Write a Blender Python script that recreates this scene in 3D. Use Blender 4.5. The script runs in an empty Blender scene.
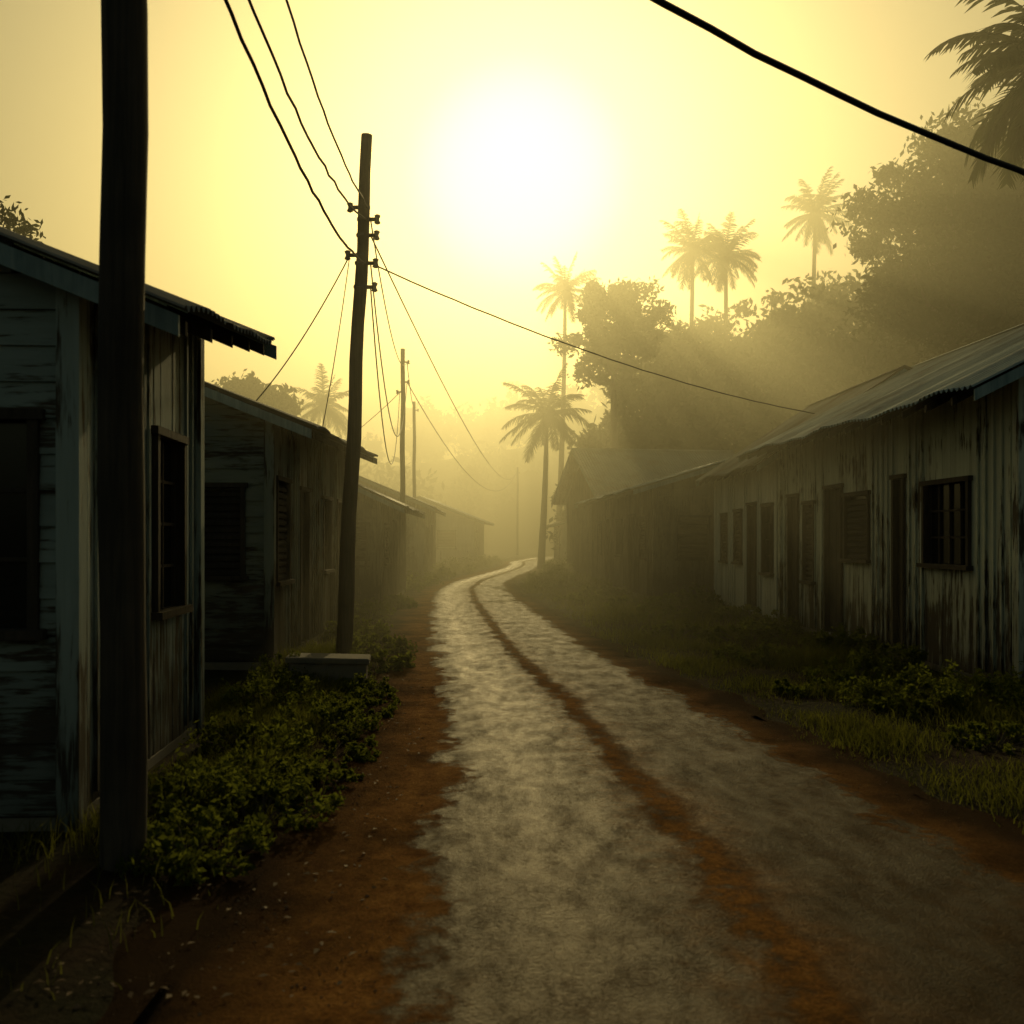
import bpy, math, random
import numpy as np
from mathutils import Vector
random.seed(7); rng=np.random.default_rng(7)
S=bpy.context.scene
COL=S.collection
def link(o,parent=None):
    COL.objects.link(o)
    if parent: o.parent=parent
    return o
def empty(name,loc=(0,0,0),rz=0):
    e=bpy.data.objects.new(name,None); e.location=loc; e.rotation_euler=(0,0,rz); e.empty_display_size=.3
    return link(e)
class MB:
    def __init__(s): s.v=[]; s.f=[]
    def hexa(s,p):
        n=len(s.v); s.v+= [tuple(q) for q in p]
        for f in ((0,3,2,1),(4,5,6,7),(0,1,5,4),(1,2,6,5),(2,3,7,6),(3,0,4,7)): s.f.append(tuple(n+i for i in f))
    def box(s,x0,x1,y0,y1,z0,z1):
        s.hexa([(x0,y0,z0),(x1,y0,z0),(x1,y1,z0),(x0,y1,z0),(x0,y0,z1),(x1,y0,z1),(x1,y1,z1),(x0,y1,z1)])
    def tube(s,pts,rad,n=8,cap=True):
        pts=[Vector(p) for p in pts]; base=len(s.v)
        for i,p in enumerate(pts):
            t=(pts[min(i+1,len(pts)-1)]-pts[max(i-1,0)]).normalized()
            a=Vector((1,0,0)) if abs(t.x)<.8 else Vector((0,1,0))
            u=t.cross(a).normalized(); w=t.cross(u)
            for k in range(n):
                an=2*math.pi*k/n
                s.v.append(tuple(p+(u*math.cos(an)+w*math.sin(an))*rad[i]))
        for i in range(len(pts)-1):
            for k in range(n):
                a=base+i*n+k; b=base+i*n+(k+1)%n
                s.f.append((a,b,b+n,a+n))
        if cap:
            s.f.append(tuple(base+k for k in range(n))[::-1])
            s.f.append(tuple(base+(len(pts)-1)*n+k for k in range(n)))
    def obj(s,name,mat,parent=None,smooth=False):
        m=bpy.data.meshes.new(name); m.from_pydata(s.v,[],s.f); m.update()
        if mat: m.materials.append(mat)
        if smooth: m.polygons.foreach_set('use_smooth',[True]*len(m.polygons))
        return link(bpy.data.objects.new(name,m),parent)
def quads_obj(name,V,Q,mat,parent=None,smooth=False,uv=None,do_link=True):
    V=np.asarray(V,dtype=np.float32).reshape(-1,3); Q=np.asarray(Q,dtype=np.int32).reshape(-1,4)
    m=bpy.data.meshes.new(name)
    m.vertices.add(len(V)); m.vertices.foreach_set('co',V.ravel())
    m.loops.add(Q.size); m.loops.foreach_set('vertex_index',Q.ravel())
    m.polygons.add(len(Q)); m.polygons.foreach_set('loop_start',np.arange(0,Q.size,4,dtype=np.int32))
    if uv is not None:
        l=m.uv_layers.new(name='UVMap'); l.data.foreach_set('uv',np.asarray(uv,dtype=np.float32)[Q.ravel()].ravel())
    if smooth: m.polygons.foreach_set('use_smooth',np.ones(len(Q),dtype=bool))
    m.update(calc_edges=True); m.validate()
    if mat: m.materials.append(mat)
    o=bpy.data.objects.new(name,m)
    return link(o,parent) if do_link else o
# ---------- node helpers
class N:
    def __init__(s,name):
        s.m=bpy.data.materials.new(name); s.m.use_nodes=True
        s.t=s.m.node_tree; s.n=s.t.nodes; s.b=s.n['Principled BSDF']; s.out=s.n['Material Output']
    def add(s,ty,**k):
        x=s.n.new(ty)
        for a,b in k.items(): setattr(x,a,b)
        return x
    def l(s,a,b): s.t.links.new(a,b)
    def pos(s): return s.add('ShaderNodeNewGeometry').outputs['Position']
    def isl(s): return s.add('ShaderNodeNewGeometry').outputs['Random Per Island']
    def mapping(s,src,scale):
        x=s.add('ShaderNodeMapping'); x.inputs['Scale'].default_value=scale; s.l(src,x.inputs[0]); return x.outputs[0]
    def noise(s,src,scale,detail=5,rough=.55,dist=0):
        x=s.add('ShaderNodeTexNoise'); x.inputs['Scale'].default_value=scale; x.inputs['Detail'].default_value=detail
        x.inputs['Roughness'].default_value=rough; x.inputs['Distortion'].default_value=dist
        s.l(src,x.inputs['Vector']); return x.outputs['Fac']
    def ramp(s,src,stops):
        x=s.add('ShaderNodeValToRGB'); cr=x.color_ramp
        while len(cr.elements)<len(stops): cr.elements.new(.5)
        for e,(p,c) in zip(cr.elements,stops):
            e.position=p; e.color=(c,c,c,1) if not hasattr(c,'__len__') else (*c,1)
        s.l(src,x.inputs[0]); return x.outputs[0]
    def mix(s,f,a,b,mode='MIX'):
        x=s.add('ShaderNodeMix',data_type='RGBA',blend_type=mode)
        for sock,v in ((x.inputs[0],f),(x.inputs[6],a),(x.inputs[7],b)):
            if hasattr(v,'links'): s.l(v,sock)
            elif hasattr(v,'__len__'): sock.default_value=(*v,1)
            else: sock.default_value=v
        return x.outputs[2]
    def math(s,op,a,b=0,clamp=False):
        x=s.add('ShaderNodeMath',operation=op); x.use_clamp=clamp
        for sock,v in ((x.inputs[0],a),(x.inputs[1],b)):
            if hasattr(v,'links'): s.l(v,sock)
            else: sock.default_value=v
        return x.outputs[0]
    def bump(s,h,st,dist=.01):
        x=s.add('ShaderNodeBump'); x.inputs['Strength'].default_value=st; x.inputs['Distance'].default_value=dist
        s.l(h,x.inputs['Height']); s.l(x.outputs[0],s.b.inputs['Normal']); return x
def wall_mat(name,paint,wood=(.10,.075,.05),wear=.5,dirt=.85,horiz=False):
    n=N(name); p=n.pos()
    st=n.noise(n.mapping(p,(1.6,1.6,13) if horiz else (11,11,.8)),1.0,7,.65,.2)
    fine=n.noise(n.mapping(p,(5,5,45) if horiz else (45,45,4)),1.0,5,.6)
    blot=n.noise(p,1.6,3)
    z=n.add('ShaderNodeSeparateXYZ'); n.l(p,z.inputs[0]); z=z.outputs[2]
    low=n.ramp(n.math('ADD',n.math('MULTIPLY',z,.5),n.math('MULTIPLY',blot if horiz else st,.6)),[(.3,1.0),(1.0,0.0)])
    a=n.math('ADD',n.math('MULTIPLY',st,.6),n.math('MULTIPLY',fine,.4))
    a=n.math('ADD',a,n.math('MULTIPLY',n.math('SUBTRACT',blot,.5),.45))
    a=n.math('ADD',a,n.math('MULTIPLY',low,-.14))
    mask=n.ramp(a,[(wear-.05,0.0),(wear+.02,1.0)])
    isl=n.isl()
    pc=n.mix(n.math('MULTIPLY',isl,.5),paint,tuple(c*.6 for c in paint))
    pc=n.mix(n.ramp(st,[(.35,.45),(.6,0.0)]),pc,(paint[0]*.5,paint[1]*.52,paint[2]*.45))
    wc=n.mix(fine,tuple(c*.4 for c in wood),tuple(c*1.3 for c in wood))
    c=n.mix(mask,wc,pc)
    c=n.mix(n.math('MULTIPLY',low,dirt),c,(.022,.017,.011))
    n.l(c,n.b.inputs['Base Color']); n.b.inputs['Roughness'].default_value=.8
    n.bump(n.math('ADD',n.math('MULTIPLY',mask,.5),fine),.6,.006)
    return n.m
def wood_mat(name,c0,c1,sc=(14,14,1.2),rough=.85):
    n=N(name); p=n.pos(); f=n.noise(n.mapping(p,sc),1.5,7,.65,.5); g=n.noise(p,2.2,3)
    c=n.mix(n.ramp(f,[(.3,0.0),(.7,1.0)]),c0,c1); c=n.mix(n.ramp(g,[(.4,0.0),(.75,.6)]),c,tuple(x*.4 for x in c0))
    n.l(c,n.b.inputs['Base Color']); n.b.inputs['Roughness'].default_value=rough
    n.bump(f,.7,.01); return n.m
def roof_mat(name,c0,c1,rust):
    n=N(name); p=n.pos(); f=n.noise(p,1.3,6,.6); g=n.noise(n.mapping(p,(1.2,9,1.2)),1.4,6,.65)
    c=n.mix(n.ramp(g,[(.3,0.0),(.7,1.0)]),c0,c1)
    c=n.mix(n.ramp(n.math('ADD',n.math('MULTIPLY',f,.6),n.math('MULTIPLY',g,.4)),[(.50,0.0),(.64,.8)]),c,rust)
    n.l(c,n.b.inputs['Base Color']); n.b.inputs['Metallic'].default_value=.25
    n.l(n.ramp(f,[(.3,.5),(.7,.8)]),n.b.inputs['Roughness']); n.bump(g,.2,.01); return n.m
def leaf_mat(name,c0,c1,trans=.45,tc=(.16,.20,.03)):
    n=N(name); isl=n.isl(); f=n.noise(n.pos(),.9,2)
    c=n.mix(isl,c0,c1); c=n.mix(n.ramp(f,[(.35,0.0),(.7,.55)]),c,tuple(x*.5 for x in c0))
    d=n.add('ShaderNodeBsdfDiffuse'); n.l(c,d.inputs[0])
    t=n.add('ShaderNodeBsdfTranslucent')
    n.l(n.mix(isl,tc,tuple(x*.5 for x in tc)),t.inputs[0])
    mx=n.add('ShaderNodeMixShader'); mx.inputs[0].default_value=trans
    n.l(d.outputs[0],mx.inputs[1]); n.l(t.outputs[0],mx.inputs[2]); n.l(mx.outputs[0],n.out.inputs[0]); n.n.remove(n.b); return n.m
def plain(name,c,r=.6,metal=0):
    n=N(name); f=n.noise(n.pos(),9,5); n.l(n.mix(f,tuple(x*.6 for x in c),tuple(x*1.3 for x in c)),n.b.inputs['Base Color'])
    n.b.inputs['Roughness'].default_value=r; n.b.inputs['Metallic'].default_value=metal; return n.m
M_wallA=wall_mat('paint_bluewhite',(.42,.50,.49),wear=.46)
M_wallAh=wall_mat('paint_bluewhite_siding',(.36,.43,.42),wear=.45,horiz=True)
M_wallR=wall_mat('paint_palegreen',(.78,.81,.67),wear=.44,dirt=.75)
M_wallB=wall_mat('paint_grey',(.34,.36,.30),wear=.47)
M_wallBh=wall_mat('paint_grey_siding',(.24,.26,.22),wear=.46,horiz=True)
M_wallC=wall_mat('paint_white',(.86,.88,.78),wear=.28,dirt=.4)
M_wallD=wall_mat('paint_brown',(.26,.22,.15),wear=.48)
M_frame=wood_mat('frame_wood',(.035,.027,.018),(.09,.065,.045))
M_fascia=wood_mat('fascia_paint',(.20,.29,.31),(.42,.52,.52))
M_door=wood_mat('door_wood',(.025,.02,.015),(.065,.05,.036))
M_pole=wood_mat('pole_wood',(.03,.025,.02),(.10,.076,.055),(22,22,.9))
M_roofA=roof_mat('tin_roof_blue',(.17,.23,.25),(.33,.42,.43),(.10,.07,.045))
M_roofB=roof_mat('tin_roof_rust',(.14,.14,.13),(.24,.25,.23),(.12,.06,.03))
M_roofC=roof_mat('tin_roof_pale',(.30,.34,.33),(.46,.50,.47),(.24,.2,.15))
M_glass=plain('window_glass',(.015,.017,.017),.15)
M_conc=plain('concrete',(.18,.16,.13),.9)
M_wire=plain('wire_rubber',(.012,.011,.010),.6)
M_metal=plain('hardware',(.07,.065,.06),.5,.6)
M_porc=plain('porcelain',(.22,.2,.18),.3)
M_grass=leaf_mat('grass_blades',(.045,.065,.015),(.12,.11,.035),.45,(.24,.25,.04))
M_weed=leaf_mat('weed_leaves',(.035,.065,.015),(.09,.11,.026),.45,(.28,.32,.045))
M_leaf=leaf_mat('tree_leaves',(.03,.055,.016),(.07,.09,.026),.22,(.12,.15,.03))
M_palm=leaf_mat('palm_fronds',(.035,.065,.018),(.07,.10,.028),.22,(.12,.15,.03))
M_bark=wood_mat('bark',(.06,.045,.03),(.13,.1,.07),(6,6,2))
# ---------- road layout (metres; +Y is along the street)
ry=np.array([-30,-5,3.3,4.5,6,8,10,14,19,25,30,36,43,50,58,66,80,100])
rl=np.array([-.4,-.4,-.42,-.36,-.37,-.42,-.52,-.88,-1.20,-1.50,-1.65,-1.35,-.45,.45,1.1,1.2,3.5,12])
rr=np.array([2.8,2.8,2.7,2.55,2.28,2.12,1.96,1.45,1.15,.78,.50,.62,1.35,2.25,2.9,3.2,5.5,14])
yf=np.arange(-30,100.01,.1); k=np.ones(35)/35
def sm(v):
    f=np.interp(yf,ry,v); return np.convolve(np.pad(f,17,mode='edge'),k,mode='valid')
LF=sm(rl); RF=sm(rr)
Lx=lambda y:np.interp(y,yf,LF); Rx=lambda y:np.interp(y,yf,RF)
def ss(t): t=np.clip(t,0,1); return t*t*(3-2*t)
def wob(x,y): return .5*np.sin(x*1.7+y*.9)+.3*np.sin(x*.6-y*2.3+1)+.2*np.sin(x*4.1+y*3.3+2)
def gz(x,y):
    x=np.asarray(x,float); y=np.asarray(y,float)
    dl=(Lx(y)-.75)-x; dr=x-(Rx(y)+.4)
    v=ss(np.maximum(dl,dr)/.7)
    v=np.where(y>95,1,v)
    h=v*(.05+.03*wob(x,y))
    h=h+7.5*ss((x-11)/10)*ss((y-26)/16)
    h=h+(13+2.5*np.sin(x*.03+1)+1.5*np.sin(x*.08))*ss((y-105)/50)
    h=h+4*ss((-x-14)/20)*ss((y-30)/30)
    return h
# ground sheet
xs=np.unique(np.concatenate([-np.geomspace(8,900,26),np.arange(-8,12,.2),np.geomspace(12,900,34)]))
ys=np.unique(np.concatenate([[-60,-30,-15,-8,-4],np.arange(-2,45,.25),np.arange(45,110,1.),np.geomspace(110,1500,30)]))
X,Y=np.meshgrid(xs,ys,indexing='ij'); Z=gz(X,Y)
nx,ny=X.shape; I=np.arange(nx*ny).reshape(nx,ny)
Q=np.stack([I[:-1,:-1],I[1:,:-1],I[1:,1:],I[:-1,1:]],-1).reshape(-1,4)
n=N('soil_and_turf'); p=n.pos(); f=n.noise(p,1.2,6); g=n.noise(p,14,6,.7)
c=n.mix(n.ramp(f,[(.4,0.0),(.6,1.0)]),(.045,.026,.014),(.026,.028,.011)); c=n.mix(n.ramp(g,[(.35,0.0),(.7,.7)]),c,(.015,.011,.008))
n.l(c,n.b.inputs['Base Color']); n.b.inputs['Roughness'].default_value=1; n.b.inputs['Specular IOR Level'].default_value=.1; n.bump(g,1,.05)
quads_obj('ground',np.stack([X,Y,Z],-1),Q,n.m,smooth=True)
# road sheet
yr=np.concatenate([np.arange(-12,30,.06),np.arange(30,95,.25)])
us=np.concatenate([np.linspace(-1.1,0,14),np.linspace(0,1,40)[1:],np.linspace(1,1.5,8)[1:]])
l=Lx(yr);r=Rx(yr)
YY,UU=np.meshgrid(yr,us,indexing='ij')
LL=l[:,None];RR=r[:,None]
XX=np.where(UU<0,LL+UU*1.0,np.where(UU>1,RR+(UU-1)*1.1,LL+(RR-LL)*UU))
XX=XX+np.where(UU<-.8,.09*np.sin(YY*2.3)+.06*np.sin(YY*5.9+1),0)+np.where(UU>1.3,.07*np.sin(YY*2.7)+.05*np.sin(YY*6.9+1),0)
jit=.010*np.sin(YY*3.1+XX*2)+.008*np.sin(YY*7.7-XX*5)
ZZ=.020+np.where((UU>0)&(UU<1),.025*np.sin(np.clip(UU,0,1)*math.pi)**.5,0)+np.where((UU>-.7)&(UU<1.25),jit*.6,0)
ZZ=ZZ-.022*np.exp(-((UU-.25)/.12)**2)*.6-.022*np.exp(-((UU-.77)/.12)**2)*.6
gg=gz(XX,YY)
ZZ=np.where((UU<-.6)|(UU>1.2),np.maximum(ZZ,gg+.012),ZZ)
ZZ=np.where((UU<=-1.09)|(UU>=1.49),gg-.04,ZZ)
a,b=XX.shape; I=np.arange(a*b).reshape(a,b)
Q=np.stack([I[:-1,:-1],I[:-1,1:],I[1:,1:],I[1:,:-1]],-1).reshape(-1,4)
n=N('worn_asphalt_and_red_dirt'); p=n.pos()
uv=n.add('ShaderNodeUVMap'); sp=n.add('ShaderNodeSeparateXYZ'); n.l(uv.outputs[0],sp.inputs[0]); u=sp.outputs[0]
n1=n.noise(p,1.3,7,.65); n2=n.noise(p,9,6,.7); n3=n.noise(p,60,4,.75); n4=n.noise(n.mapping(p,(2.2,1.0,1)),2.6,8,.72)
nn=n.math('ADD',n.math('MULTIPLY',n.math('SUBTRACT',n1,.5),.42),n.math('MULTIPLY',n.math('SUBTRACT',n2,.5),.26))
up=n.math('ADD',u,nn)
left=n.ramp(up,[(0.0,1.0),(.06,0.0)])
right=n.ramp(up,[(.94,0.0),(.995,1.0)])
cu=n.math('ABSOLUTE',n.math('SUBTRACT',n.math('ADD',u,n.math('MULTIPLY',nn,.42)),.5))
cen=n.ramp(cu,[(.018,1.0),(.05,0.0)])
haze=n.ramp(cu,[(.04,1.0),(.17,0.0)])
cen=n.math('MULTIPLY',cen,n.ramp(n2,[(.3,.35),(.52,1.0)]))
dm=n.math('MAXIMUM',n.math('MAXIMUM',left,right),cen,True)
dm2=n.math('MAXIMUM',dm,n.math('MULTIPLY',haze,n2))
film=n.math('MULTIPLY',n.ramp(n4,[(.4,.10),(.7,.35)]),n2)
dm2=n.math('MAXIMUM',dm2,film)
asp=n.mix(n.ramp(n3,[(.44,0.0),(.58,1.0)]),(.012,.009,.006),(.12,.088,.048))
asp=n.mix(n.ramp(n1,[(.35,.5),(.65,0.0)]),asp,(.022,.016,.010))
dirt=n.mix(n.ramp(n2,[(.3,0.0),(.65,1.0)]),(.20,.080,.022),(.55,.26,.070))
dirt=n.mix(n.ramp(n1,[(.45,0.0),(.70,.8)]),dirt,(.07,.034,.016))
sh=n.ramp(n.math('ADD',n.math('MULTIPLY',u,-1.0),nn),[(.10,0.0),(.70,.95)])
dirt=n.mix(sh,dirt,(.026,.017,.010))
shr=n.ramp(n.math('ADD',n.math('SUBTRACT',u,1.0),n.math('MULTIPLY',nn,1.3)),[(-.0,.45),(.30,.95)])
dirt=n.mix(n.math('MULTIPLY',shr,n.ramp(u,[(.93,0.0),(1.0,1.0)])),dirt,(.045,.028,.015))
dirt=n.mix(n.ramp(n3,[(.45,0.0),(.62,.55)]),dirt,(.05,.026,.012))
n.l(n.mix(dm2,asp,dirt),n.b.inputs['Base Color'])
# damp sheen, strongest where wheels have polished the left track
dtr=n.math('ABSOLUTE',n.math('SUBTRACT',n.math('ADD',u,n.math('MULTIPLY',nn,.4)),.22))
trk=n.ramp(dtr,[(0.0,1.0),(.24,0.0)])
wet=n.ramp(n4,[(.34,.50),(.62,.66)])
wet=n.math('SUBTRACT',wet,n.math('MULTIPLY',trk,.10))
rg=n.math('ADD',wet,n.math('MULTIPLY',n.math('SUBTRACT',n3,.5),.7))
x=n.mix(dm,rg,n.ramp(n1,[(.3,.9),(.6,1.0)]))
n.l(x,n.b.inputs['Roughness'])
lev=n.ramp(n.math('ADD',n.math('MULTIPLY',n4,.55),n.math('MULTIPLY',n3,.45)),[(.38,.34),(.58,.06)])
lev=n.math('MULTIPLY',lev,n.math('ADD',n.math('MULTIPLY',trk,.9),.6))
n.l(n.mix(dm2,lev,(.02,.02,.02)),n.b.inputs['Specular IOR Level'])
n.b.inputs['Specular Tint'].default_value=(1,.74,.40,1)
hh=n.math('ADD',n.math('MULTIPLY',n2,1.3),n.math('MULTIPLY',n3,2.0)); hh=n.math('ADD',hh,n.math('MULTIPLY',dm,.6))
n.bump(hh,1.0,.018)
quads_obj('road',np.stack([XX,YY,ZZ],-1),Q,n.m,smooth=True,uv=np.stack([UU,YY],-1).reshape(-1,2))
# ---------- houses
def house(name,loc,rot,s,L,W,ze0,ze1,over,pitch,og,road_op,gab_op,mw,mr,gab_horiz=True,mg=None,plank=.17,rag=.07,fascia=True):
    E=empty(name,(loc[0],loc[1],0),rot); mg=mg or mw
    ze=lambda y: ze0+(ze1-ze0)*y/L
    rz=lambda u,y: ze(y)+pitch*((u if u<W/2 else W-u)+over)
    wall=MB(); gw=MB(); fr=MB(); gl=MB(); dr=MB(); sh=MB()
    def frame_fns(kind):
        if kind=='road': return lambda a,z,o:(-s*o,a,z)
        if kind=='near': return lambda a,z,o:(s*a,-o,z)
        if kind=='far': return lambda a,z,o:(s*a,L+o,z)
        if kind=='back': return lambda a,z,o:(s*(W+o),a,z)
    def hx(mb,F,a,b,z0,z1a,z1b,o0,o1):
        mb.hexa([F(a,z0,o0),F(b,z0,o0),F(b,z0,o1),F(a,z0,o1),F(a,z1a,o0),F(b,z1b,o0),F(b,z1b,o1),F(a,z1a,o1)])
    def wallf(mb,F,LEN,top,ops,vert,w):
        zb=.14
        if vert:
            bs=[]; t=0
            while t<LEN-.03: bs.append(t); t+=w*random.uniform(.92,1.08)
            bs.append(LEN); reg=list(bs)
            for o in ops: bs+=[o[0],o[1]]
            bs=sorted(set(bs))
            for a,b in zip(bs[:-1],bs[1:]):
                if b-a<.004: continue
                m=(a+b)/2; oo=random.uniform(0,.007); segs=[(zb-random.uniform(0,.05),None)]
                for o in sorted(ops,key=lambda q:q[2]):
                    if o[0]-1e-4<m<o[1]+1e-4:
                        z0,_=segs.pop()
                        if o[2]>z0+.02: segs.append((z0,o[2]))
                        segs.append((o[3],None))
                for z0,z1 in segs:
                    hx(mb,F,a+.002,b-.002,z0,z1 if z1 else top(a)-.02,z1 if z1 else top(b)-.02,-.025+oo,oo)
            for a in reg[1:-1]:
                if any(o[0]-.05<a<o[1]+.05 for o in ops): continue
                if random.random()<.06: continue
                hx(mb,F,a-.018,a+.018,zb+random.uniform(0,.06),top(a)-.03,top(a)-.03,.008,.026)
        else:
            z=zb
            mx=max(top(LEN*i/40) for i in range(41))
            while z<mx:
                h=w; us_=[LEN*i/80 for i in range(81) if top(LEN*i/80)>z+h*.6]
                if us_:
                    u0,u1=min(us_),max(us_)
                    cuts=[(u0,u1)]
                    for o in ops:
                        if o[2]-h*.5<z<o[3]-h*.5:
                            nc=[]
                            for c0,c1 in cuts:
                                if o[0]>c0: nc.append((c0,min(o[0],c1)))
                                if o[1]<c1: nc.append((max(o[1],c0),c1))
                            cuts=nc
                    for c0,c1 in cuts:
                        if c1-c0<.02: continue
                        oo=random.uniform(0,.004)
                        mb.hexa([F(c0,z+.002,-.02+oo),F(c1,z+.002,-.02+oo),F(c1,z+.002,.018+oo),F(c0,z+.002,.018+oo),
                                 F(c0,z+h,-.02+oo),F(c1,z+h,-.02+oo),F(c1,z+h,.0+oo),F(c0,z+h,.0+oo)])
                z+=h
        for a,b,z0,z1,k in ops:
            t=.055
            hx(fr,F,a-t,a,z0,z1,z1,-.06,.045); hx(fr,F,b,b+t,z0,z1,z1,-.06,.045)
            hx(fr,F,a-t-.03,b+t+.03,z1,z1+t,z1+t,-.06,.055)
            if k=='door':
                hx(dr,F,a,b,z0,z1,z1,-.07,-.045)
                nb=max(2,int((b-a)/.14))
                for i in range(nb):
                    hx(dr,F,a+(b-a)*i/nb+.004,a+(b-a)*(i+1)/nb-.004,z0+.01,z1-.005,z1-.005,-.044,-.03+random.uniform(0,.004))
            else:
                hx(fr,F,a-t-.04,b+t+.04,z0-.05,z0,z0,-.06,.085)
                hx(gl,F,a,b,z0,z1,z1,-.07,-.05)
                if k=='win':
                    nv=max(1,round((b-a)/.3)); nh=max(2,round((z1-z0)/.32))
                    for i in range(nv+1):
                        q=a+(b-a)*i/nv; q=min(max(q,a+.012),b-.012); hx(fr,F,q-.012,q+.012,z0,z1,z1,-.05,-.025)
                    for j in range(1,nh):
                        q=z0+(z1-z0)*j/nh; hx(fr,F,a,b,q-.011,q+.011,q+.011,-.048,-.029)
                if k=='louv':
                    q=z0+.03
                    while q<z1-.04:
                        sh.hexa([F(a,q,-.045),F(b,q,-.045),F(b,q-.02,-.005),F(a,q-.02,-.005),F(a,q+.055,-.048),F(b,q+.055,-.048),F(b,q+.02,-.0),F(a,q+.02,-.0)]); q+=.085
    Fr=frame_fns('road')
    wallf(wall,Fr,L,lambda a:rz(0,a),road_op,True,plank)
    wallf(gw,frame_fns('near'),W,lambda a:rz(a,0),gab_op,not gab_horiz,plank if not gab_horiz else .19)
    wallf(gw,frame_fns('far'),W,lambda a:rz(a,L),[],True,.3)
    wallf(gw,frame_fns('back'),L,lambda a:rz(W,a),[],True,.3)
    for y,yo in ((0,-1),(L,1)):
        yy=sorted((y+yo*.05,y-yo*.07)); zt=rz(0,y)-.03
        xx=sorted((s*.07,-s*.05))
        wall.box(xx[0],xx[1],yy[0],yy[1],.05,zt)
    pl=MB(); xx=sorted((-s*.012,s*(W+.01))); pl.box(xx[0],xx[1],-.012,L+.012,-.25,.13)
    pl.obj('plinth',M_conc,E)
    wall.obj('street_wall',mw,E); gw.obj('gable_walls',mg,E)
    if fr.v: fr.obj('window_frames',M_frame,E)
    if gl.v: gl.obj('window_panes',M_glass,E)
    if dr.v: dr.obj('doors',M_door,E)
    if sh.v: sh.obj('shutters',M_door,E)
    def slope(nm,u0,u1):
        y0,y1=-og,L+og; ln=y1-y0; nw=int(ln/.11*8); nv=10
        t=np.linspace(0,1,nw+1); yy=y0+ln*t
        sheet=(yy/.78).astype(int)-int(y0/.78); rg_=rng.uniform(0,rag,200)[sheet]; lift=rng.uniform(0,.018,200)[sheet]
        v=np.linspace(0,1,nv)
        slen=math.hypot(abs(u1-u0),pitch*abs(u1-u0))
        VV=v[None,:]+ (1-v[None,:])*(-(rg_-rag/2)/slen)[:,None]
        U=u0+(u1-u0)*VV
        dist=np.where(U<W/2,U,W-U)
        Zz=(ze0+(ze1-ze0)*yy/L)[:,None]+pitch*(dist+over)+.05+lift[:,None]*(1-v)+(.018*np.sin(2*math.pi*yy/.11))[:,None]
        Zz+= .02*np.sin(yy*1.9+1)[:,None]*(1-v)+.012*np.sin(yy*5.1)[:,None]*(1-v)
        P=np.stack([s*U,np.repeat(yy[:,None],nv,1),Zz],-1)
        a,b=U.shape; I=np.arange(a*b).reshape(a,b)
        Q=np.stack([I[:-1,:-1],I[1:,:-1],I[1:,1:],I[:-1,1:]],-1).reshape(-1,4)
        quads_obj(nm,P,Q,mr,E,smooth=True)
    slope('roof_street_slope',-over,W/2); slope('roof_back_slope',W+over,W/2)
    cap=MB()
    zr=lambda y:rz(W/2,y)+.075
    for y0,y1 in ((-og,L*.5),(L*.5,L+og)):
        for sg in (-1,1):
            x0=s*W/2; x1=x0+sg*.16
            cap.hexa([(x0,y0,zr(y0)),(x1,y0,zr(y0)-.07),(x1,y1,zr(y1)-.07),(x0,y1,zr(y1)),(x0,y0,zr(y0)+.008),(x1,y0,zr(y0)-.062),(x1,y1,zr(y1)-.062),(x0,y1,zr(y1)+.008)])
    cap.obj('ridge_cap',mr,E)
    rf=MB()
    y=.1
    while y<L:
        z0=ze(y); 
        rf.hexa([(s*-(over-.06),y,z0-.06),(s*.02,y,z0-.06+pitch*(over)),(s*.02,y+.05,z0-.06+pitch*over),(s*-(over-.06),y+.05,z0-.06),
                 (s*-(over-.06),y,z0+.02),(s*.02,y,z0+.02+pitch*over),(s*.02,y+.05,z0+.02+pitch*over),(s*-(over-.06),y+.05,z0+.02)])
        y+=.6
    rf.obj('rafter_tails',M_frame,E)
    if fascia:
        fb=MB()
        for yy in (-og+.02,L+og-.045):
            for ua,ub in ((-over+.02,W/2),(W+over-.02,W/2)):
                da=(ua if ua<W/2 else W-ua); za=ze(yy)+pitch*(da+over); zb_=ze(yy)+pitch*(W/2+over)
                fb.hexa([(s*ua,yy,za-.09),(s*ub,yy,zb_-.09),(s*ub,yy+.025,zb_-.09),(s*ua,yy+.025,za-.09),
                         (s*ua,yy,za+.02),(s*ub,yy,zb_+.02),(s*ub,yy+.025,zb_+.02),(s*ua,yy+.025,za+.02)])
        fb.obj('barge_boards',M_fascia,E)
    return E
# left side
house('wooden_house',(-2.2,5.25),math.radians(3.0),-1,2.7,5,2.74,3.12,.62,.40,.22,
      [(1.5,2.15,1.1,2.3,'win')],[(.22,1.15,1.12,2.22,'win'),(2.4,3.3,.16,2.1,'door')],M_wallA,M_roofB,True,M_wallAh,rag=.14)
house('wooden_house',(-2.6,11.8),0,-1,6.2,5,2.84,3.02,.55,.40,.3,
      [(.25,.95,1.07,2.3,'louv'),(1.75,2.3,.16,2.25,'door'),(3.6,4.3,1.1,2.2,'win'),(5.0,5.5,.16,2.2,'door')],[(.35,1.3,1.15,2.2,'louv')],M_wallB,M_roofB,True,M_wallBh,rag=.1)
house('wooden_house',(-2.45,22),0,-1,6.5,5,2.22,2.22,.6,.46,.3,
      [(1,1.8,1.0,1.9,'louv'),(3,3.7,.16,2.0,'door')],[(.3,1.0,1,1.9,'louv')],M_wallD,M_roofB,True,rag=.05)
house('wooden_house',(-2.5,37),0,-1,8,6.5,2.65,2.65,.5,.42,.4,[(2,3,1,2,'louv'),(5,5.8,.16,2.1,'door')],[(.8,1.6,1,2,'louv')],M_wallB,M_roofC,True)
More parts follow.
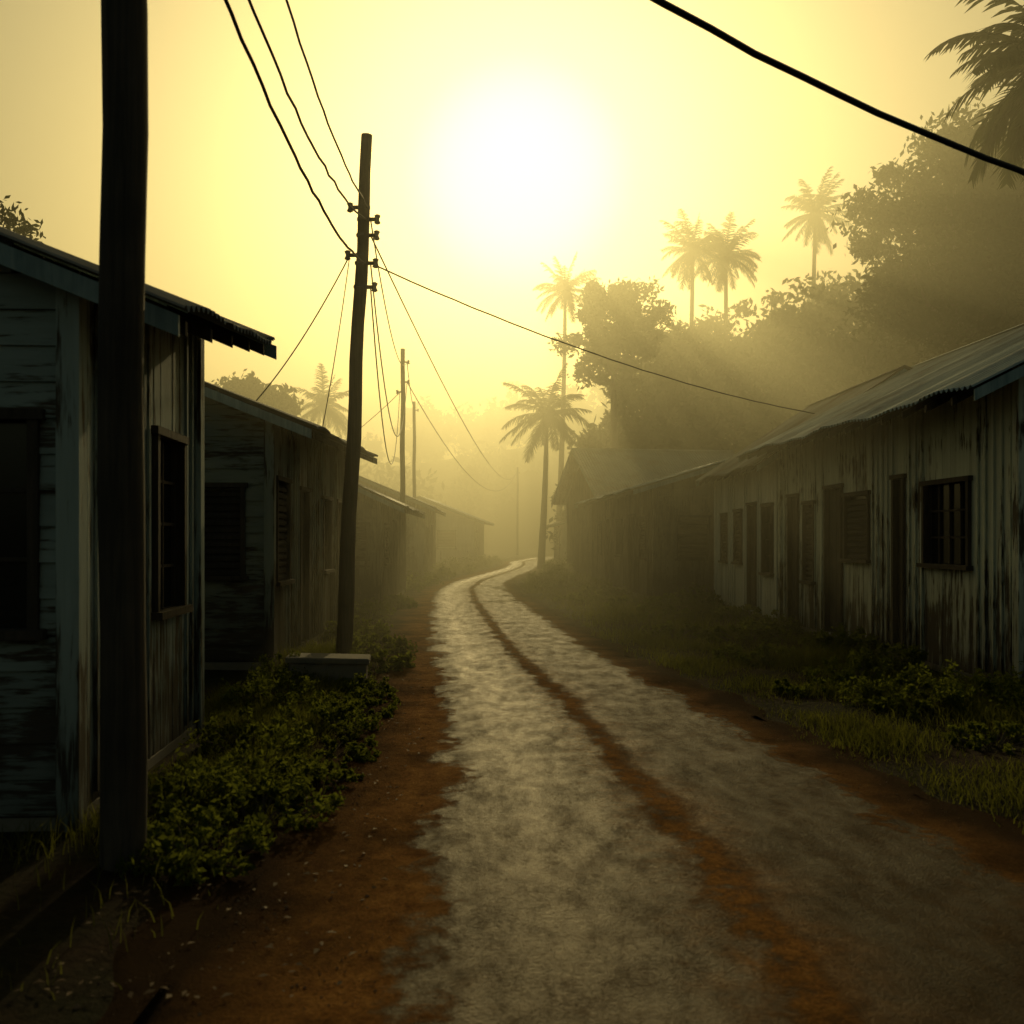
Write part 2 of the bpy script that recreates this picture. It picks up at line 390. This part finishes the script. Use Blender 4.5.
house('wooden_house',(-1.0,57),math.radians(-4),-1,8,6,2.45,2.45,.7,.40,.4,[(2,3,1,2,'louv')],[(1,2,1,2,'louv')],M_wallC,M_roofA,True)
# right side
house('wooden_row_house',(5.2,9.75),0,1,8.0,5.2,2.97,3.05,.68,.50,.45,
      [(1.05,2.1,1.3,2.22,'win'),(2.75,3.0,.16,2.35,'door'),(3.9,4.75,1.3,2.2,'louv'),(4.95,5.6,.16,2.35,'door'),(6.2,6.65,.9,2.15,'louv'),(7.05,7.5,.16,2.3,'door')],
      [(.7,1.5,1.3,2.2,'louv')],M_wallR,M_roofA,True,M_wallBh,rag=.05)
house('wooden_row_house',(5.2,17.95),0,1,4.9,4.4,2.86,2.86,.45,.66,.2,
      [(.35,.95,.95,2.2,'win'),(1.5,2.0,.16,2.25,'door'),(2.6,3.1,1.1,2.15,'louv'),(3.8,4.3,1.1,2.1,'louv')],[],M_wallC,M_roofB,False,rag=.08)
house('wooden_house',(4.0,24.2),math.radians(2.2),1,10.5,5.5,2.72,2.72,.62,.30,.5,
      [(1.0,1.8,1.1,2.1,'louv'),(2.6,3.3,.16,2.2,'door'),(4.6,5.4,1.1,2.1,'win'),(6.6,7.3,.16,2.2,'door'),(8.4,9.2,1.1,2.1,'louv')],[(.6,1.3,1.1,2.1,'louv')],M_wallD,M_roofA,True,M_wallD,rag=.05)
# cross-ridged house behind: gable towards the street
house('wooden_house',(9.9,37.6),math.radians(99),1,5.6,6.6,3.0,3.0,.5,.56,.6,[(1,1.8,1.1,2.1,'louv')],[],M_wallD,M_roofC,True)
house('wooden_shed',(3.9,54),0,1,6,5,2.25,2.25,.6,.3,.3,[(1,1.6,.16,1.9,'door')],[],M_wallC,M_roofB,True)
# ---------- poles
def pole(base,top,r0,r1,hardware=[],name='utility_pole'):
    E=empty(name,base); b=MB(); T=Vector(top)-Vector(base); n=14
    pts=[Vector((0,0,-.4))]+[T*(i/n)+Vector((.012*math.sin(i*1.3),.01*math.cos(i*1.9),0)) for i in range(n+1)]
    rs=[r0]+[r0+(r1-r0)*i/n+random.uniform(-.003,.003) for i in range(n+1)]
    b.tube(pts,rs,16); b.obj('pole_shaft',M_pole,E,True)
    hw=MB(); ins=MB()
    for z,side in hardware:
        t=z/T.z; c=T*t; r=r0+(r1-r0)*t
        x0,x1=sorted((c.x+side*r*.6,c.x+side*(r+.10)))
        hw.box(x0,x1,c.y-.02,c.y+.02,c.z-.02,c.z+.02)
        cx=c.x+side*(r+.10)
        ins.tube([(cx,c.y,c.z-.06),(cx,c.y,c.z-.045),(cx,c.y,c.z-.01),(cx,c.y,c.z+.01),(cx,c.y,c.z+.045),(cx,c.y,c.z+.06)],[.02,.042,.025,.025,.042,.02],10)
        hw.tube([(c.x,c.y,c.z-.015),(c.x,c.y,c.z+.015)],[r+.006,r+.006],14)
    if hw.v: hw.obj('brackets',M_metal,E); ins.obj('insulators',M_porc,E,True)
    return E
pole((-1.73,4.68,0),(-1.72,4.68,8.2),.105,.098,[(5.0,1),(5.35,1),(6.2,1),(5.6,1)])
pole((-1.85,12.5,0),(-1.54,12.5,6.66),.105,.07,[(5.75,-1),(5.6,1),(5.4,1),(5.15,-1),(5.05,1),(4.75,1)])
pole((-2.65,30,0),(-2.62,30,7.3),.09,.065,[(6.9,1),(6.3,1),(6.0,-1)])
pole((-3.5,46,0),(-3.5,46,7.9),.09,.07,[(7.5,1)])
pole((2.5,90,0),(2.5,90,8.0),.11,.08,[(7.5,1)])
def wire(a,b,sag,r=.008,kinks=0,name='power_line'):
    cu=bpy.data.curves.new(name,'CURVE'); cu.dimensions='3D'; sp=cu.splines.new('POLY'); n=28; sp.points.add(n)
    a=Vector(a);b=Vector(b)
    for i in range(n+1):
        t=i/n; p=a.lerp(b,t); p.z-=4*sag*t*(1-t)
        if kinks and 0<i<n: p.z+=random.uniform(-1,1)*kinks; p.x+=random.uniform(-1,1)*kinks
        sp.points[i].co=(*p,1)
    cu.bevel_depth=r; cu.bevel_resolution=2; cu.materials.append(M_wire)
    return link(bpy.data.objects.new(name,cu))
wire((-1.58,4.68,5.0),(-1.58,12.5,5.05),.34,.013,.009)
wire((-1.58,4.68,5.35),(-1.56,12.5,5.6),.40,.011,.008)
wire((-1.53,4.68,6.2),(-1.53,12.5,5.75),.42,.010,.008)
wire((-1.58,4.68,5.6),(7.6,9.4,4.40),.51,.022,.009)
wire((-1.50,12.5,5.05),(5.6,17.2,3.75),.22,.010,.004)
wire((-1.50,12.5,5.4),(2.4,90,7.5),1.6,.010)
wire((-1.50,12.5,5.6),(-2.5,30,6.9),.7,.009)
wire((-1.50,12.5,5.05),(-2.5,30,6.3),1.9,.009)
wire((-1.50,12.5,4.75),(-2.72,30,6.0),2.2,.009)
wire((-1.76,12.5,5.15),(-3.1,13.2,3.42),.12,.008)
wire((-1.76,12.5,5.15),(-2.12,12.6,3.0),.1,.006)
wire((-2.5,30,6.3),(2.4,90,7.5),2.4,.014)
wire((-2.5,30,6.9),(-3.4,46,7.5),.5,.012)
wire((-2.7,30,6.0),(-8,38.5,4.0),.3,.01)
# concrete block on left verge
cb=MB(); cb.box(-.41,.41,-.2,.2,-.05,.27); cb.box(-.44,.44,-.225,.225,.27,.335)
o=cb.obj('concrete_step_block',M_conc); o.location=(-1.74,10.7,.0); o.rotation_euler=(0,.03,.08)
bv=o.modifiers.new('bevel','BEVEL'); bv.width=.015; bv.segments=2
# ---------- foliage
def leaves(centers,radii,count,size,flat=.9,squash=1.0):
    C=np.repeat(np.asarray(centers,float),count,0); R=np.repeat(np.asarray(radii,float),count)
    n=len(C); d=rng.normal(size=(n,3)); d/=np.linalg.norm(d,axis=1)[:,None]
    rad=R*rng.uniform(0,1,n)**.42*(1+.18*rng.normal(size=n)); P=C+d*rad[:,None]*np.array([1,1,squash])
    a=rng.normal(size=(n,3)); a/=np.linalg.norm(a,axis=1)[:,None]
    b=rng.normal(size=(n,3)); b-= (b*a).sum(1)[:,None]*a; b/=np.linalg.norm(b,axis=1)[:,None]
    s=size*rng.uniform(.6,1.4,n)[:,None]
    V=np.stack([P-a*s,P+b*s*.42,P+a*s,P-b*s*.42],1).reshape(-1,3)
    return V,np.arange(n*4).reshape(-1,4)
def crown(c,r,ncl,frac=.30):
    d=rng.normal(size=(ncl,3)); d/=np.linalg.norm(d,axis=1)[:,None]
    rad=rng.uniform(.35,1,ncl)**.6
    P=np.asarray(c)+d*rad[:,None]*np.asarray(r)*.85
    return P,np.mean(r)*frac*rng.uniform(.5,1.3,ncl)
def tree(name,base,c,r,ncl,cnt,size,tr=.22,frac=.3):
    E=empty(name,base); B=Vector(base); C,Rr=crown(np.array(c)-np.array(base),r,ncl,frac)
    V,Q=leaves(C,Rr,cnt,size,squash=.8); quads_obj('foliage',V,Q,M_leaf,E)
    b=MB(); top=Vector(c)-B; fork=top*.62; fork.z=top.z-r[2]*.75
    b.tube([Vector((0,0,-.5)),fork*.5+Vector((.15,0,0)),fork,top*.95],[tr,tr*.75,tr*.6,tr*.2],9)
    for i in range(0,min(ncl,30)):
        p=Vector(C[i]); m=fork.lerp(p,.5)+Vector((0,0,-.25))
        b.tube([fork+Vector((0,0,random.uniform(0,.8))),m,p],[tr*.33,tr*.2,tr*.06],6,False)
    b.obj('trunk_and_limbs',M_bark,E,True)
    return E
def z_at(x,y): return float(gz(x,y))
tree('broadleaf_tree',(16.4,35,z_at(16.4,35)),(16.2,35,12.0),(3.9,3.2,4.6),130,230,.14,.35,.27)
tree('broadleaf_tree',(20.4,37,z_at(20.4,37)),(19.8,37,13.1),(3.6,3.2,4.3),100,200,.14,.3,.27)
tree('broadleaf_tree',(5.6,46,z_at(5.6,46)),(5.75,46,11.0),(2.8,2.3,3.0),64,200,.14,.22,.25)
tree('broadleaf_tree',(-10,40,z_at(-10,40)),(-10,40,6.6),(2.6,2.5,1.9),34,170,.17,.2)
tree('broadleaf_tree',(-8.3,15.5,0),(-7.9,15.5,6.1),(.8,1.2,.9),16,150,.06,.12)
# wooded hillside mass : one object
cs=[];rs=[];trunks=MB()
spec=[(7.6,50,10.4,2.6),(9.3,54,12.4,3.0),(11.6,55,14.2,3.2),(14,57,15.0,3.3),(17,57,15.8,3.4),(19.5,56,16.4,3.3),(22.5,52,16.5,3.6),(21.5,42,11.5,3.4),(20.8,37,11.5,2.8),
      (8.5,46,7.5,2.6),(11.5,47,9.4,3.0),(14.5,46,11,3.2),(17.5,44,10.5,3.2),(12.5,41,7.2,2.6),(15.6,39,8.6,2.6),(24,47,13,4),(27,50,15,4),(22,33,7,3),(26,36,10,3.4),(18,32,5.5,2.4),
      (6.3,53,8.0,2.4),(8,62,9,3),(16,50,13.6,3.0),(19.5,48,14.4,3.2),(12.5,51,12.4,2.8),(13.6,44,9.8,2.6),(15.8,42,11,2.8),(10,50,11.2,2.4),(5.4,56,5.6,1.9),(6.6,49,7.6,2.0)]
for x,y,zt,r in spec:
    C,Rr=crown((x,y,zt-r*.9),(r*1.05,r,r),26,.33); cs.append(C); rs.append(Rr)
    zg=z_at(x,y)
    C,Rr=crown((x,y,(zt-r+zg)/2),(r*.95,r*.9,max(1,(zt-r-zg)/2)),16,.42); cs.append(C); rs.append(Rr)
    trunks.tube([(x,y,zg-.3),(x+.2,y,(zg+zt-r)/2),(x,y,zt-r*.6)],[.22,.17,.08],7)
V,Q=leaves(np.concatenate(cs),np.concatenate(rs),95,.22,squash=.85)
E=empty('wooded_hillside'); quads_obj('foliage',V,Q,M_leaf,E); trunks.obj('trunks',M_bark,E,True)
# far tree line
cs=[];rs=[]
for i in range(150):
    x=rng.uniform(-90,90); y=rng.uniform(95,170) if abs(x-8)>16 else rng.uniform(112,170)
    h=rng.uniform(5,10); r=rng.uniform(3,5); z=z_at(x,y)
    C,Rr=crown((x,y,z+h*.55),(r,r,h*.55),16,.4); cs.append(C); rs.append(Rr)
for i in range(40):
    x=-rng.uniform(12,45); y=rng.uniform(45,95); h=rng.uniform(3,6); r=rng.uniform(2,3.5); z=z_at(x,y)
    C,Rr=crown((x,y,z+h*.5),(r,r,h*.5),14,.4); cs.append(C); rs.append(Rr)
V,Q=leaves(np.concatenate(cs),np.concatenate(rs),34,.5,squash=.85)
quads_obj('distant_tree_line',V,Q,M_leaf)
# palms
def palm(base,zc,flen,nf=24,lean=.4,name='palm_tree',tr=.15,dk=1.0,wk=1.0):
    E=empty(name,base); H=zc-base[2]; b=MB()
    pts=[Vector((lean*math.sin(t*1.6)-lean,0,0))+Vector((0,.15*math.sin(t*3),H*t)) for t in np.linspace(0,1,14)]
    off=-pts[-1].x; pts=[p+Vector((off,0,0)) for p in pts]; pts[0].z-=.4
    b.tube(pts,[tr*(1.35-.75*i/13)+.008*(i%2) for i in range(14)],10); b.obj('trunk',M_bark,E,True)
    V=[];Fq=[]
    top=Vector((0,pts[-1].y,H))
    for i in range(nf):
        az=i*2.399+random.uniform(-.3,.3); el=math.radians(72-118*(i/(nf-1))**.9+random.uniform(-12,12))
        L=flen*random.uniform(.8,1.15); p=top.copy(); seg=16; e=el; rach=[p.copy()]
        droop=random.uniform(.04,.10)*dk
        for j in range(seg):
            p=p+Vector((math.cos(az)*math.cos(e),math.sin(az)*math.cos(e),math.sin(e)))*(L/seg); rach.append(p.copy())
            e-=droop*(.3+1.5*j/seg)*max(.25,math.cos(e))
        side=Vector((-math.sin(az),math.cos(az),0))
        tw=random.uniform(-.5,.5)
        for j in range(1,seg*2+1):
            t=j/(seg*2); k_=t*seg; a0=int(min(k_,seg-1)); q=rach[a0].lerp(rach[a0+1],k_-a0)
            d=(rach[a0+1]-rach[a0]).normalized(); up=side.cross(d)
            ll=L*.27*math.sin(math.pi*min(1,.14+t*.80))**.7*random.uniform(.75,1.1)
            for sg in (-1,1):
                sd=(side*sg*math.cos(tw)+up*math.sin(tw)*sg)
                dirn=(sd*.8+d*.7-Vector((0,0,1))*random.uniform(.1,.65)).normalized()
                w=d*L*.014*wk; n0=len(V)
                V+= [q-w,q+w,q+dirn*ll*.6+w*.8-Vector((0,0,ll*.03)),q+dirn*ll*.6-w*.8-Vector((0,0,ll*.03))]; Fq.append((n0,n0+1,n0+2,n0+3))
                V+= [q+dirn*ll-Vector((0,0,ll*.15))]
                Fq.append((n0+3,n0+2,n0+4))
        n0=len(V)
        for r_ in rach: V+= [r_+side*.018*flen/2,r_-side*.018*flen/2]
        for j in range(seg): Fq.append((n0+2*j,n0+2*j+1,n0+2*j+3,n0+2*j+2))
    m=MB(); m.v=[tuple(v) for v in V]; m.f=Fq; m.obj('fronds',M_palm,E)
    return E
palm((2.9,51,0),8.0,2.5,36,.3)
palm((4.6,61,z_at(4.6,61)),16.8,2.2,34,.5)
palm((11.2,55,z_at(11,55)),17.5,2.3,34,.7)
palm((13.4,56.5,z_at(13.4,56)),17.6,2.3,34,-.4)
palm((19.6,60,z_at(19.6,60)),21.2,2.4,34,.5)
palm((11.0,19,z_at(11.0,19)),10.6,2.4,60,.1,dk=1.5,wk=1.3)
palm((-10,60,z_at(-10,60)),9.6,2.3,26,.4)
# ---------- grass & weeds
fp=[(-7.4,-2.15,5,8.2),(-7.7,-2.6,11.7,18.1),(-8,-2.45,21.9,28.6),(-9.3,-2.5,36.9,45.2),(-7,-1,57,65),(5.2,10.5,9.6,17.8),(5.2,9.7,17.9,22.9),(3.95,9.6,24.1,34.9),(3.9,9.8,37.3,44)]
def inside(x,y):
    m=np.zeros(len(x),bool)
    for a,b,c_,d in fp: m|=(x>a+.02)&(x<b-.02)&(y>c_)&(y<d)
    return m
def grass(nm,n,yr_,xr,hs,w,dens=1):
    y=yr_[0]+(yr_[1]-yr_[0])*rng.uniform(0,1,n)**1.25; x=rng.uniform(xr[0],xr[1],n)
    dl=(Lx(y)-.62)-x; dr=x-(Rx(y)+.30); e=np.maximum(dl,dr)
    pat=.5+.5*np.sin(x*2.1+np.sin(y*1.3)*1.5)*np.cos(y*1.7+x)+.25*wob(x*3,y*2.5)
    prob=np.clip(e/.35+.25*wob(x*3,y*3),0,1)*np.clip(.12+pat,0.05,1)*np.clip((y-4.6)/2.0+.02,0.02,1)
    kq=(e>-.15)&(rng.uniform(0,1,n)<prob)&~inside(x,y)
    x=x[kq];y=y[kq];e=e[kq];pat=pat[kq];n=len(x)
    z=gz(x,y)-.01
    h=rng.uniform(*hs,n)*(.45+.55*np.clip(e/.5,0,1))*(.35+1.0*np.clip(pat,0,1))
    az=rng.uniform(0,2*np.pi,n); fa=rng.uniform(0,2*np.pi,n); bd=h*rng.uniform(.1,.9,n)
    B=np.stack([x,y,z],-1); Wv=np.stack([np.cos(fa),np.sin(fa),0*fa],-1)*(w*rng.uniform(.6,1.3,n))[:,None]
    D=np.stack([np.cos(az),np.sin(az),0*az],-1); up=np.array([0,0,1.])
    m1=B+up*(h*.55)[:,None]+D*(bd*.3)[:,None]; tp=B+up*(h*.95)[:,None]+D*bd[:,None]
    V=np.stack([B-Wv,B+Wv,m1+Wv*.75,m1-Wv*.75,tp+Wv*.08,tp-Wv*.08],1).reshape(-1,3)
    i=np.arange(n)[:,None]*6
    Q=np.concatenate([i+np.array([0,1,2,3]),i+np.array([3,2,4,5])],1).reshape(-1,4)
    return V,Q
parts=[grass('a',70000,(3.4,14),(-2.7,-.8),(.04,.16),.0035),grass('b',70000,(4,16),(2.2,5.25),(.03,.16),.004),
       grass('c',60000,(12,34),(-3,6),(.07,.24),.006),grass('d',40000,(30,75),(-5,9),(.12,.35),.012)]
Vs=[];Qs=[];o_=0
for v,q in parts: Vs.append(v);Qs.append(q+o_);o_+=len(v)
quads_obj('grass',np.concatenate(Vs),np.concatenate(Qs),M_grass)
def bush(x,y,r,h,cnt=900,size=.02,name='bush'):
    z=z_at(x,y); E=empty(name,(x,y,z)); ncl=44; r=r*1.25
    a=rng.uniform(0,2*np.pi,ncl); q=rng.uniform(0,1,ncl)**.5
    C=np.stack([np.cos(a)*q*r,np.sin(a)*q*r,h*(.08+.9*rng.uniform(0,1,ncl)**1.3*(1-.6*q))],-1)
    V,Q=leaves(C,rng.uniform(.10,.30,ncl)*min(r,h),cnt//ncl,size,squash=.9); V[:,2]=np.maximum(V[:,2],0)
    quads_obj('leaves',V,Q,M_weed,E); b=MB()
    for c_ in C: b.tube([(c_[0]*.2,c_[1]*.2,-.03),(c_[0]*.7,c_[1]*.7,c_[2]*.6),tuple(c_)],[.005,.004,.002],5,False)
    b.obj('stems',M_bark,E)
for x,y,r,h,c_ in [(-1.45,4.85,.30,.26,1700),(-1.30,5.5,.38,.28,2400),(-1.75,5.6,.3,.34,2000),(-1.5,6.3,.40,.32,2400),(-1.2,7.2,.34,.20,2200),(-1.75,7.3,.32,.34,2200),(-1.4,8.2,.4,.28,2400),(-1.2,8.9,.30,.18,1800),(-1.15,6.5,.25,.15,1400),(-1.25,9.6,.3,.16,1600),
                   (-2.0,9.2,.35,.4,2000),(-1.3,10.2,.3,.22,1800),(-2.2,10.6,.3,.4,1800),(-1.35,12,.4,.3,2000),(-1.6,13.8,.45,.35,2000),(-2.1,15.5,.4,.4,1500),
                   (3.7,8.9,.45,.36,3200),(4.3,9.1,.5,.46,3000),(4.9,8.5,.5,.55,3000),(3.3,9.9,.36,.24,2000),(4.0,10.8,.45,.36,2200),(4.6,11.6,.4,.42,2200),(3.4,12.5,.45,.26,2200),(4.8,13.5,.4,.4,2000),(3.8,14.8,.5,.34,2000),(4.6,16.5,.4,.4,1600),(2.9,15.6,.5,.24,1800),(3.8,7.5,.3,.18,1800),
                   (4.7,19,.4,.4,1300),(3.2,18.8,.6,.35,1500),(3.2,21.5,.6,.4,1400),(4.5,22.2,.5,.6,1200),(2.4,24,.6,.35,1200),(3.0,27,.5,.5,1200),(2.3,30,.6,.5,1000),(-2.4,19.2,.5,.5,1200),(-2.3,22.5,.5,.4,1200),(-2.5,29.5,.5,.6,1000),(-2.6,33,.8,.6,1200),(-2.3,37.5,.8,.7,1200),(2.3,35,.7,.6,1200),(3.2,42,.8,.8,1200),(3.6,48,.8,.8,1200),(-1.6,45,.8,.7,1200),(-.9,52,.9,.8,1200),(-.2,59,.7,.7,1200)]:
    bush(x,y,r,h,c_,.022 if y<11 else (.034 if y<20 else .05))
# dead leaves scattered along the left shoulder: one object
nl=420; y=3.4+9*rng.uniform(0,1,nl)**1.5; x=Lx(y)-rng.uniform(.1,1.3,nl)
V=[]
for i in range(nl):
    s_=random.uniform(.008,.024); a_=random.uniform(0,6.28); zb=max(.03,z_at(x[i],y[i])+.018)
    dx,dy=math.cos(a_)*s_,math.sin(a_)*s_
    V+=[(x[i]-dx,y[i]-dy,zb),(x[i]+dy*.45,y[i]-dx*.45,zb+s_*random.uniform(.1,.5)),(x[i]+dx,y[i]+dy,zb+s_*.2),(x[i]-dy*.45,y[i]+dx*.45,zb+s_*random.uniform(0,.6))]
quads_obj('fallen_leaves',V,np.arange(nl*4).reshape(-1,4),plain('dry_leaf',(.13,.075,.03),.8))
# pebbles on the dirt shoulders
pb=MB()
for i in range(1500):
    y=3.3+14*random.random()**1.7
    x=float(Lx(y))-random.uniform(.0,1.0) if random.random()<.72 else float(Rx(y))+random.uniform(0,.45)
    r=random.uniform(.002,.007)*(2 if random.random()<.06 else 1); zz=.018
    n0=len(pb.v); pb.v+= [(x+r*random.uniform(.7,1.3),y,zz),(x,y+r*random.uniform(.7,1.3),zz),(x-r*random.uniform(.7,1.3),y,zz),(x,y-r,zz),(x+r*.2,y,zz+r*random.uniform(.5,1)),(x,y,zz-r)]
    for a,b in ((0,1),(1,2),(2,3),(3,0)): pb.f.append((n0+a,n0+b,n0+4)); pb.f.append((n0+b,n0+a,n0+5))
pb.obj('gravel',plain('pebbles',(.22,.13,.07),.9))
# ---------- mist (real volume)
def mist(name,x0,x1,y0,y1,z0,z1,dens,col,g):
    b=MB(); b.box(x0,x1,y0,y1,z0,z1); o=b.obj(name,None)
    m=bpy.data.materials.new(name); m.use_nodes=True; t=m.node_tree; t.nodes.clear()
    out=t.nodes.new('ShaderNodeOutputMaterial'); s_=t.nodes.new('ShaderNodeVolumeScatter'); a=t.nodes.new('ShaderNodeVolumeAbsorption'); ad=t.nodes.new('ShaderNodeAddShader')
    for q in (s_,a): q.inputs['Color'].default_value=(*col,1); q.inputs['Density'].default_value=dens
    s_.inputs['Anisotropy'].default_value=g
    t.links.new(s_.outputs[0],ad.inputs[0]); t.links.new(a.outputs[0],ad.inputs[1]); t.links.new(ad.outputs[0],out.inputs['Volume'])
    o.data.materials.append(m)
mist('mist',-150,150,10,410,-2.5,20.5,.0170,(.99,.96,.68),.70)
# ---------- world and sun
el=math.radians(19.8); az=math.radians(1.7)
sd=Vector((math.sin(az)*math.cos(el),math.cos(az)*math.cos(el),math.sin(el)))
w=bpy.data.worlds.new('World'); S.world=w; w.use_nodes=True; t=w.node_tree; t.nodes.clear()
out=t.nodes.new('ShaderNodeOutputWorld'); bg=t.nodes.new('ShaderNodeBackground'); bg.inputs[1].default_value=.041
sky=t.nodes.new('ShaderNodeTexSky'); sky.sky_type='NISHITA'; sky.sun_disc=False; sky.sun_elevation=el; sky.sun_rotation=az
sky.dust_density=6; sky.air_density=1.2; sky.ozone_density=.5
mul=t.nodes.new('ShaderNodeMix'); mul.data_type='RGBA'; mul.blend_type='MULTIPLY'; mul.inputs[0].default_value=1; mul.inputs[7].default_value=(.90,.86,.53,1)
t.links.new(sky.outputs[0],mul.inputs[6]); t.links.new(mul.outputs[2],bg.inputs[0])
# sun veiled by haze: soft disc in the sky direction of the sun
tc=t.nodes.new('ShaderNodeTexCoord'); dp=t.nodes.new('ShaderNodeVectorMath'); dp.operation='DOT_PRODUCT'; dp.inputs[1].default_value=tuple(sd)
t.links.new(tc.outputs['Generated'],dp.inputs[0])
mr=t.nodes.new('ShaderNodeMapRange'); mr.interpolation_type='SMOOTHSTEP'; mr.inputs['From Min'].default_value=math.cos(math.radians(6.6)); mr.inputs['From Max'].default_value=math.cos(math.radians(2.0)); mr.inputs['To Max'].default_value=.75
t.links.new(dp.outputs['Value'],mr.inputs['Value'])
b2=t.nodes.new('ShaderNodeBackground'); b2.inputs[0].default_value=(1,.93,.55,1); t.links.new(mr.outputs[0],b2.inputs[1])
ad=t.nodes.new('ShaderNodeAddShader'); t.links.new(bg.outputs[0],ad.inputs[0]); t.links.new(b2.outputs[0],ad.inputs[1]); t.links.new(ad.outputs[0],out.inputs[0])
sl=bpy.data.lights.new('sun','SUN'); sl.energy=2.0; sl.angle=math.radians(.6); sl.color=(1,.78,.36)
so=link(bpy.data.objects.new('sun',sl)); so.rotation_euler=(-sd).to_track_quat('-Z','Y').to_euler()
# ---------- camera
c=bpy.data.cameras.new('camera'); c.lens=35; c.sensor_width=36; c.shift_x=22/1024; c.shift_y=26/1024; c.clip_end=4000; c.clip_start=.05
c.dof.use_dof=True; c.dof.focus_distance=15; c.dof.aperture_fstop=2.8
co=link(bpy.data.objects.new('camera',c)); co.location=(0,0,1.6); co.rotation_euler=(math.radians(90),0,0); S.camera=co
S.view_settings.view_transform='Standard'; S.view_settings.look='None'; S.view_settings.exposure=0
